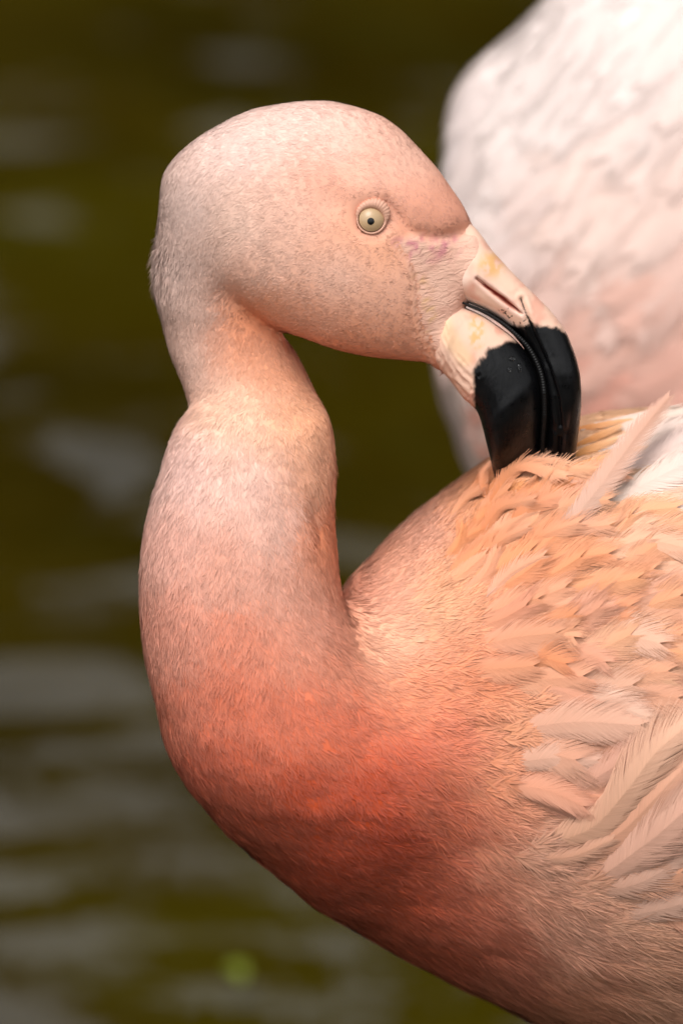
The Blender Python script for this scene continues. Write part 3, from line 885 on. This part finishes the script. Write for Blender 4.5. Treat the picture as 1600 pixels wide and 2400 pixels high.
#MARK-WING
# ------------------------------------------------------------------ large feathers, each a part of its own
def big_feather(path, hw, colr, tipc=None, cup=0.25, seed=0, up=None, barbs=46, fray=0.12):
    """path (n,3) of the shaft in metres, up (n,3) normals, hw half width in metres"""
    r = np.random.default_rng(seed)
    n = len(path)
    s = np.linspace(0, 1, n)
    tan = np.gradient(path, axis=0); tan /= np.linalg.norm(tan, axis=1, keepdims=True)
    nn = up - tan * (up * tan).sum(1, keepdims=True); nn /= np.linalg.norm(nn, axis=1, keepdims=True)
    bb = np.cross(nn, tan)
    Ltot = np.linalg.norm(np.diff(path, axis=0), axis=1).sum()
    V, F, C, NV = [], [], [], []
    base = lin(colr); tc_ = lin(tipc) if tipc is not None else base
    def at(u, X):
        return np.array([np.interp(u, s, X[:, k]) for k in range(3)])
    for sd in (-1, 1):
        wob = r.uniform(0, 6.28)
        gap = r.random() < 0.6
        gpos = r.uniform(0.35, 0.85)
        for k in range(barbs):
            u0 = 0.02 + 0.97 * (k / (barbs - 1)) ** 0.92
            o, td, nd, bd = at(u0, path), at(u0, tan), at(u0, nn), at(u0, bb)
            prof = math.sin(math.pi * min(1, u0 * 0.80 + 0.16)) ** 0.7
            w = hw * max(prof, 0.2) * r.uniform(1 - 1.5 * fray, 1 + fray * 0.7)
            a0, a1 = 0.95 - 0.35 * u0, 0.42 - 0.2 * u0
            if gap:
                a1 += 0.10 * math.tanh((u0 - gpos) * 26) * -1
            a1 += 0.05 * math.sin(u0 * 14 + wob) + r.normal(0, 0.025)
            pts = []
            p = o.copy()
            for m in range(4):
                f = m / 3
                an = a0 + (a1 - a0) * f
                if m:
                    p = p + (td * math.cos(an) + sd * bd * math.sin(an)) * (w / 3 / max(math.sin((a0 + a1) / 2), 0.3))
                z = -cup * w * f * f + r.normal(0, 0.03) * w * f * f
                pts.append(p + nd * z)
            tw = 1.25 * Ltot / barbs * 0.5
            i0 = len(V)
            for m, q_ in enumerate(pts):
                ww = tw * (1.0, 1.0, 0.86, 0.30)[m]
                V.append(q_ - td * ww + nd * 0.00003 * k); V.append(q_ + td * ww - nd * 0.00006 + nd * 0.00003 * k)
                cc = (base * (1 - u0) + tc_ * u0) * (1 + r.normal(0, 0.018))
                cc = cc * (1 - 0.10 * (m / 3)) + (cc * 0.4 + 0.58) * 0.10 * (m / 3)
                C.append(cc); C.append(cc)
                nj = nd + sd * bd * (1.6 * cup * m / 3) + td * r.normal(0, 0.05)
                NV.append(nj); NV.append(nj)
            for m in range(3):
                F.append((i0 + 2 * m, i0 + 2 * m + 1, i0 + 2 * m + 3, i0 + 2 * m + 2))
    rr = np.interp(s, [0, 0.5, 1], [1.3, 1.0, 0.4]) * K
    tv, tf = tube(path + nn * (0.6 * K), rr, 5)
    F = np.concatenate([np.array(F), tf + len(V)])
    C = np.concatenate([np.array(C), np.tile(base * 0.8 + 0.16, (len(tv), 1))])
    V = np.concatenate([np.array(V), tv])
    NV = np.concatenate([np.array(NV), np.repeat(nn, 5, 0)])
    return V, F, C, NV

def shaft(pts2, lifts, tree=BVH, n=14):
    """lay measured shaft points onto the bird, lifted by so many pixels"""
    out, ups = [], []
    for (x, y), l in zip(pts2, lifts):
        h, nr = hit(x, y, tree)
        if h is None:
            h = Vector(P(x, y, -300)); nr = Vector((0, 0.5, 0.8))
        out.append(np.array(h) + np.array(nr) * l * K); ups.append(np.array(nr))
    out, ups = np.array(out), np.array(ups)
    return spline(out, n), spline(ups, n)

feather_count = 0
roots = []
def feather(pts2, lifts, hw, c, tipc=None, cup=0.25, barbs=40, parent=None, fray=0.12, tilt=None):
    global feather_count
    pth, ups = shaft(pts2, lifts)
    if pts2[0][1] > 1550:
        roots.append((pts2[0], pts2[1]))
    ups = ups + np.asarray((0, 0, 0.3) if tilt is None else tilt)
    v_, f_, c_, n_ = big_feather(pth, hw * K, c, tipc, cup, 100 + feather_count, ups, barbs, fray)
    feather_count += 1
    return part('feather', v_, f_, colors=c_, mat=M_FEATHER, smooth=False, nvec=n_)

def jit(c, a):
    return tuple(np.clip(np.array(c) + rng.normal(0, a) + rng.normal(0, a * 0.4, 3), 0, 255))
def zone(poly, spacing, length, hw, ang_off, lift, cols, seed, cup=0.25, barbs=28):
    r = np.random.default_rng(seed)
    poly = np.array(poly, float)
    x0, y0 = poly.min(0); x1, y1 = poly.max(0)
    pts = []
    row = 0
    y = y0
    while y < y1:
        x = x0 + (row % 2) * spacing * 0.6
        while x < x1:
            p = (x + r.normal(0, spacing * .22), y + r.normal(0, spacing * .16))
            if inpoly(np.array([p[0]]), np.array([p[1]]), poly)[0]:
                pts.append(p)
            x += spacing * 1.25
        y += spacing * 0.8
        row += 1
    pts.sort(key=lambda p: -p[0])             # tail-ward ones first, those nearer the shoulder overlap them
    for x, y in pts:
        d = flow(np.array([x]), np.array([y]))[0]
        a = math.atan2(d[1], d[0]) + math.radians(ang_off) + r.normal(0, 0.09)
        L = length * r.uniform(0.75, 1.25)
        bend = r.normal(0, 0.13)
        pp = [(x, y), (x + L * .5 * math.cos(a), y + L * .5 * math.sin(a)), (x + L * math.cos(a + bend), y + L * math.sin(a + bend))]
        c = cols[r.integers(len(cols))]
        pg = pigment(np.array([x, x + L]), np.array([y, y + .3 * L]), 5)
        c = 0.45 * np.array(c) + 0.55 * srgb(pg.mean(0))
        l = lift * r.uniform(0.6, 1.5)
        feather(pp, (-1, l * 0.6, l), hw * r.uniform(0.85, 1.15), jit(c, 3), jit(c, 3), cup, barbs, fray=0.1)

OR, PE, PA, WH, BR = (240, 150, 98), (242, 176, 140), (244, 196, 174), (244, 212, 198), (230, 164, 136)
# pale long coverts over the back
for k, (x, y) in enumerate([(1480, 1240), (1420, 1180), (1440, 1110), (1400, 1060), (1360, 1010), (1480, 1030), (1520, 1150)]):
    a = math.radians((-16, -24, -22, -14, -6, -5, -22)[k])
    feather([(x, y), (x + 140 * math.cos(a), y + 140 * math.sin(a)), (x + 280 * math.cos(a), y + 290 * math.sin(a))], (2, 8, 7), 62, jit(WH, 4), jit((248, 226, 214), 4), 0.15, 56)
# bright orange feathers showing behind the bill
for x, y, a, L in ((1320, 1075, -16, 130), (1340, 1050, -20, 120), (1335, 1095, -10, 120), (1330, 1010, -6, 150)):
    a = math.radians(a)
    feather([(x, y), (x + L / 2 * math.cos(a), y + L / 2 * math.sin(a)), (x + L * math.cos(a), y + L * math.sin(a))], (2, 6, 8), 18, jit((250, 158, 70), 4), jit((250, 196, 150), 4), 0.2, 30)
zone([(1230, 1880), (1330, 1780), (1640, 1760), (1640, 2120), (1440, 2150), (1280, 2050)], 74, 230, 66, 0, 7, (BR, PE, BR, PA), 15, 0.05, 74)
zone([(1170, 1480), (1600, 1430), (1640, 1800), (1200, 1880), (1130, 1700)], 64, 205, 64, 0, 7, (PE, PA, BR, PE), 11, 0.05, 72)
zone([(1050, 1340), (1260, 1170), (1400, 1230), (1600, 1340), (1640, 1520), (1180, 1560), (1070, 1560)], 54, 170, 52, 0, 7, (OR, PE, PE, OR, BR), 12, 0.05, 62)
zone([(1050, 1200), (1140, 1110), (1180, 1130), (1200, 1250), (1080, 1400), (1030, 1380)], 44, 120, 34, 0, 6, (OR, PE, OR), 14, 0.06, 44)

# the tuft lifted round the bill
TUFT = [((1150, 1190), (1215, 1120), (1325, 1146), 27, OR, 34), ((1200, 1190), (1300, 1128), (1400, 1124), 30, PE, 28), ((1240, 1180), (1350, 1135), (1472, 1134), 28, PE, 24),
        ((1180, 1250), (1260, 1190), (1350, 1175), 30, OR, 26), ((1230, 1240), (1330, 1195), (1428, 1194), 34, PE, 30), ((1190, 1310), (1280, 1262), (1360, 1240), 32, OR, 20),
        ((1130, 1260), (1180, 1200), (1260, 1180), 24, OR, 24), ((1110, 1330), (1170, 1280), (1245, 1245), 24, OR, 16), ((1270, 1290), (1350, 1250), (1430, 1245), 34, BR, 18), ((1140, 1400), (1200, 1350), (1280, 1310), 26, PE, 14),
        ((1140, 1170), (1152, 1130), (1176, 1112), 12, OR, 36), ((1165, 1160), (1200, 1112), (1262, 1118), 16, PE, 38), ((1210, 1165), (1260, 1110), (1334, 1120), 18, PE, 34)]
for p0, p1, p2, hw_, c, l in TUFT:
    feather([p0, p1, p2], (3, l * 0.75, l), hw_ * 1.25, jit(c, 3), jit(PE, 3), 0.12, 60, fray=0.22, tilt=(0, 0.1, 1.6))
# one long pale feather standing off the back
feather([(1290, 1290), (1400, 1180), (1480, 1100), (1562, 1020)], (10, 40, 62, 80), 42, (228, 184, 162), (220, 172, 150), 0.12, 150, fray=0.12, tilt=(0, 0, 1))
# broad loose coverts
roots.clear()
feather([(1225, 1705), (1360, 1690), (1503, 1700)], (4, 18, 14), 70, (242, 184, 156), (244, 192, 166), 0.12, 110, fray=0.07)
feather([(1290, 1640), (1400, 1640), (1520, 1680)], (4, 14, 16), 44, (244, 198, 174), (244, 198, 174), 0.15, 90)
feather([(1180, 1840), (1280, 1850), (1370, 1885)], (4, 12, 9), 48, (238, 168, 136), (238, 172, 142), 0.1, 80, fray=0.07)
feather([(1190, 1790), (1290, 1775), (1400, 1780)], (3, 9, 7), 48, (240, 184, 156), (242, 192, 168), 0.15, 80)
feather([(1330, 1870), (1430, 1800), (1545, 1745)], (8, 20, 26), 52, (238, 178, 152), (240, 184, 160), 0.2, 110, fray=0.08)
feather([(1280, 1975), (1390, 1930), (1480, 1830), (1540, 1760), (1625, 1690)], (4, 22, 40, 46, 40), 84, (244, 186, 154), (246, 196, 166), 0.28, 150, fray=0.12)
feather([(1330, 2010), (1450, 1950), (1550, 1850), (1640, 1760)], (4, 20, 32, 34), 80, (242, 176, 144), (244, 186, 156), 0.26, 140, fray=0.12)
feather([(1400, 2060), (1490, 1990), (1560, 1930), (1660, 1840)], (6, 24, 38, 40), 86, (244, 188, 162), (244, 192, 168), 0.2, 150, fray=0.08)
feather([(1250, 2010), (1340, 2000), (1440, 1960)], (3, 12, 14), 30, (236, 176, 146), (238, 182, 152), 0.15, 70, fray=0.3)
feather([(1380, 2090), (1500, 2060), (1620, 1990)], (3, 14, 22), 44, (230, 176, 150), (236, 190, 168), 0.15, 70, fray=0.3)
feather([(1440, 2150), (1560, 2120), (1680, 2080)], (3, 14, 18), 46, (226, 176, 152), (230, 186, 164), 0.15, 70, fray=0.3)
# small feathers lying over the roots of the large ones
rp = []
for (x0, y0), (x1, y1) in roots:
    dx, dy = x1 - x0, y1 - y0
    m = math.hypot(dx, dy); dx, dy = dx / m, dy / m
    for k in range(12):
        a_, b_ = rng.uniform(-48, 0), rng.normal(0, 13)
        h, nr = hit(x0 + dx * a_ - dy * b_, y0 + dy * a_ + dx * b_)
        if h is not None and x0 < 1600:
            rp.append((np.array(h) + np.array(nr) * rng.uniform(2, 7) * K, np.array(nr), (dx, dy)))
pos = np.array([r[0] for r in rp]); n = np.array([r[1] for r in rp]); fl = np.array([r[2] for r in rp])
n = n * np.sign(n[:, 2:3])
px, py, dp = unP(pos)
fl2 = 0.5 * fl + 0.5 * flow(px, py); an = rng.normal(0, 0.16, len(px))
fl2 = np.stack([fl2[:, 0] * np.cos(an) - fl2[:, 1] * np.sin(an), fl2[:, 0] * np.sin(an) + fl2[:, 1] * np.cos(an)], 1)
Lr = rng.uniform(46, 78, len(px))
v_, f_, c_, n_ = small_feathers(pos, n, tangent(n, fl2), Lr * K, Lr * K * rng.uniform(0.06, 0.13, len(px)), pigment(px, py, 3) * (1 + rng.normal(0, 0.05, (len(px), 1))), 17, np.full(len(px), 4.0 * K), np.full(len(px), 0.38), BVH, 5, 0.08)
tag(part('loose_plumage', v_, f_, colors=c_, mat=M_PLUME, smooth=False, nvec=n_), kind='stuff')

#MARK-REST
# ------------------------------------------------------------------ legs (below the frame, standing in the water)
def leg_parts(parent, base, hips):
    for hx, hy, hz in hips:
        pts = np.array([(hx, hy, hz + 0.03), (hx + 0.01, hy, hz - 0.08), (hx + 0.03, hy, 0.24), (hx + 0.02, hy, 0.20), (hx - 0.005, hy, 0.02), (hx - 0.01, hy, -0.12)])
        rad = np.array([0.016, 0.010, 0.0075, 0.0105, 0.006, 0.006])
        v_, f_ = tube(spline(pts, 40), np.interp(np.linspace(0, 1, 40), np.linspace(0, 1, 6), rad), 14)
        obj('leg', build_mesh('leg', v_ - base, f_, mat=M_LEG), parent)
c_ = to_world(P(1750, 1750, -455))
zb = to_world(P(1750, 2480, -455))[2]
leg_parts(flam, root_w, [(c_[0], c_[1] - 0.035, zb), (c_[0] + 0.03, c_[1] + 0.035, zb)])

# ------------------------------------------------------------------ the paler flamingo behind
DB = -3000
S2 = [(1030, 560, 1080, 520, 40, DB), (985, 640, 1050, 350, 260, DB), (1032, 920, 1085, 190, 460, DB), (1140, 1180, 1225, 52, 600, DB), (1330, 1420, 1400, -120, 700, DB),
      (1600, 1560, 1650, -200, 760, DB), (1900, 1580, 1950, -220, 760, DB), (2250, 1480, 2300, -180, 690, DB), (2550, 1250, 2620, -60, 520, DB), (2750, 950, 2850, 150, 300, DB), (2850, 650, 2900, 380, 90, DB)]
N2 = [(2450, 500, 2700, 420, 160, DB), (2520, 100, 2790, 120, 140, DB), (2600, -300, 2800, -260, 110, DB), (2560, -700, 2720, -700, 85, DB), (2480, -1050, 2620, -1080, 75, DB), (2420, -1300, 2560, -1360, 90, DB), (2300, -1420, 2480, -1560, 95, DB), (2180, -1300, 2260, -1480, 60, DB)]
V, F = union([loft(S2, 100, 80, 2.1), loft(N2, 60, 32)])
V2, Q2 = remesh(V, F, 0.003, 8)
Nn2 = normals_of(V2, Q2)
if (Nn2 * (V2 - V2.mean(0))).sum(1).mean() < 0:
    Q2 = Q2[:, ::-1]; Nn2 = -Nn2
q = V2 / K
V2 = V2 + Nn2 * (K * 9 * fbm(np.stack([(q[:, 0] + q[:, 1]) / 260, (q[:, 0] - q[:, 1]) / 90, q[:, 2] / 200], 1), 111))[:, None]
Nn2 = normals_of(V2, Q2)
PIG2 = [(x, y, lin(np.array(c) * (0.985, 0.955, 0.945))) for x, y, c in [(1300, 100, (244, 234, 230)), (1500, 50, (246, 236, 232)), (1080, 350, (242, 232, 230)), (1300, 400, (244, 226, 220)), (1550, 350, (248, 226, 216)), (1080, 500, (240, 230, 226)), (1250, 600, (244, 218, 208)),
        (1450, 600, (244, 206, 192)), (1580, 700, (242, 200, 184)), (1350, 800, (238, 182, 164)), (1550, 880, (236, 174, 154)), (1450, 950, (228, 154, 132)), (1080, 950, (236, 218, 208)), (1250, 950, (230, 180, 160)), (2200, 600, (240, 200, 185)), (2600, -300, (240, 190, 175))]]
root2 = to_world(P(1850, 700, DB)); root2[2] = 0
flam2 = bpy.data.objects.new('flamingo', None); col.objects.link(flam2); flam2.location = root2
tag(flam2, 'pale whitish pink flamingo standing close behind the preening one, back turned', 'flamingo', 'flamingos standing in the pond')
p2x, p2y, _ = unP(V2)
part('body', V2, Q2, parent=flam2, colors=field(p2x, p2y, PIG2, 120), mat=M_DOWN, base=root2)
BVH2 = BVHTree.FromPolygons([tuple(v) for v in V2], [tuple(int(k) for k in f) for f in Q2])
FL2 = [(x, y, (math.cos(math.radians(a)), math.sin(math.radians(a)))) for x, y, a in [(1060, 400, 96), (1060, 900, 78), (1200, 150, 118), (1250, 500, 118), (1200, 800, 110), (1400, 300, 130), (1450, 700, 135), (1580, 200, 135), (1580, 600, 145), (1550, 900, 148), (2300, 600, 150)]]
def w2(c, n):
    x, y, _ = unP(c)
    return np.where(n[:, 2] > -0.3, 1.0, 0.1) * np.where(x < 1750, 1.0, 0.2) * np.where(y < 1200, 1, 0.2)
r2 = np.random.default_rng(77)
spots = []
for row, yy in enumerate(np.arange(-60, 1200, 62)):
    for xx in np.arange(1000 + (row % 2) * 40, 1760, 78):
        spots.append((xx + r2.normal(0, 30), yy + r2.normal(0, 24)))
spots.sort(key=lambda p: (p[1] - 0.9 * p[0]) * -1)       # tips point down and left: lower ones first
for x, y in spots:
    d = field(np.array([x]), np.array([y]), FL2, 120)[0]
    a = math.atan2(d[1], d[0]) + r2.normal(0, 0.15)
    L = r2.uniform(240, 400)
    pp = [(x, y), (x + L * .5 * math.cos(a), y + L * .5 * math.sin(a)), (x + L * math.cos(a), y + L * math.sin(a))]
    if any(hit(u, v, BVH2)[0] is None for u, v in pp):
        continue
    pth, ups = shaft(pp, (-2, 4, r2.uniform(2, 10)), BVH2)
    c = srgb(field(np.array([x]), np.array([y]), PIG2, 120)[0]) + r2.normal(0, 3)
    v_, f_, c_, n_ = big_feather(pth, r2.uniform(58, 92) * K, c, c, 0.12, int(x * 7 + y), ups, 40, 0.1)
    part('feather', v_, f_, parent=flam2, colors=c_, mat=M_FEATHER, smooth=False, base=root2, nvec=n_)
c_ = to_world(P(1850, 700, DB)); zb = to_world(P(1850, 1500, DB))[2]
pos, n = scatter(V2, Q2, Nn2, 1500, w2)
px, py, _ = unP(pos)
fl = field(px, py, FL2, 120); fl /= np.linalg.norm(fl, axis=1, keepdims=True)
L = rng.uniform(90, 150, len(px))
v_, f_, cc_, n_ = small_feathers(pos, n, tangent(n, fl), L * K, L * K * 0.03, field(px, py, PIG2, 120), 13, np.full(len(px), 13 * K), np.full(len(px), 0.4), BVH2, 9, 0.1)
tag(part('plumage', v_, f_, parent=flam2, colors=cc_, mat=M_PLUME, smooth=False, base=root2, nvec=n_), kind='stuff')
leg_parts(flam2, root2, [(c_[0], c_[1] - 0.04, zb), (c_[0] + 0.03, c_[1] + 0.04, zb)])

# ------------------------------------------------------------------ small things
def tree_of(o):
    me = o.data
    return BVHTree.FromPolygons([v.co + o.parent.location for v in me.vertices], [tuple(p.vertices) for p in me.polygons])
M_DROP, nt, b = new_mat('clear_water_drop')
b.inputs['Base Color'].default_value = (1, 1, 1, 1); b.inputs['Roughness'].default_value = 0.0
b.inputs['Transmission Weight'].default_value = 1.0; b.inputs['IOR'].default_value = 1.333
tl = tree_of(lower_bill)
camw = Vector(T + BACK * D)
for x, y, rx, ry, an, lb in ((1199, 841, 8, 6.5, 10, 'round water droplet on the black bill, highest of three'), (1192, 866, 5.5, 6.5, -10, 'small water droplet on the black bill, lowest of three'), (1216, 862, 5, 12, 8, 'long narrow water droplet on the black bill beside two round ones')):
    d = Vector(to_world(P(x, y, 0))) - camw
    h, nr, _, _ = tl.ray_cast(camw, d.normalized())
    if h is None:
        continue
    z = Vector(nr); xa = Vector(RIGHT); xa = (xa - z * xa.dot(z)).normalized(); ya = z.cross(xa)
    c, s = math.cos(math.radians(an)), math.sin(math.radians(an))
    ua, va = xa * c + ya * s, ya * c - xa * s
    V, F = [], []
    R_, S_ = 8, 20
    for k in range(R_ + 1):
        th = math.pi * (k / R_)
        for m in range(S_):
            p = 2 * math.pi * m / S_
            w = 1 + 0.06 * math.sin(2 * p + 1)
            q_ = ua * (rx * K * math.sin(th) * math.cos(p) * w) + va * (ry * K * math.sin(th) * math.sin(p) * w) + z * (4.0 * K * math.cos(th))
            V.append(np.array(q_))
    for k in range(R_):
        for m in range(S_):
            F.append((k * S_ + m, (k + 1) * S_ + m, (k + 1) * S_ + (m + 1) % S_, k * S_ + (m + 1) % S_))
    o = obj('water_drop', build_mesh('water_drop', np.array(V), np.array(F), mat=M_DROP), loc=h + z * (0.6 * K))
    tag(o, lb, 'droplet', 'water droplets on the bill')

# a small leaf adrift on the pond
d = to_world(P(549, 2299, 0)) - (T + BACK * D)
pw = (T + BACK * D) + d * ((T + BACK * D)[2] - 0.012) / -d[2]
V, F = [], []
nl = 12
for k in range(nl + 1):
    u = k / nl
    w = 0.0046 * math.sin(math.pi * u) ** 0.7 * (1.15 - 0.4 * u) + 0.0004
    z = 0.004 * math.sin(u * 3) + 0.002
    for m in (-1, -0.5, 0, 0.5, 1):
        V.append((w * m, (u - 0.5) * 0.013, z + 0.003 * abs(m) ** 1.5))
for k in range(nl):
    for m in range(4):
        F.append((k * 5 + m, k * 5 + m + 1, k * 5 + m + 6, k * 5 + m + 5))
lf = obj('floating_leaf', build_mesh('floating_leaf', np.array(V), np.array(F), mat=M_LEAF), loc=Vector(pw))
lf.rotation_euler = (0.15, 0, 0.7)
sm = lf.modifiers.new('thickness', 'SOLIDIFY'); sm.thickness = 0.0006
tag(lf, 'small yellow-green leaf adrift on the olive water', 'leaf')
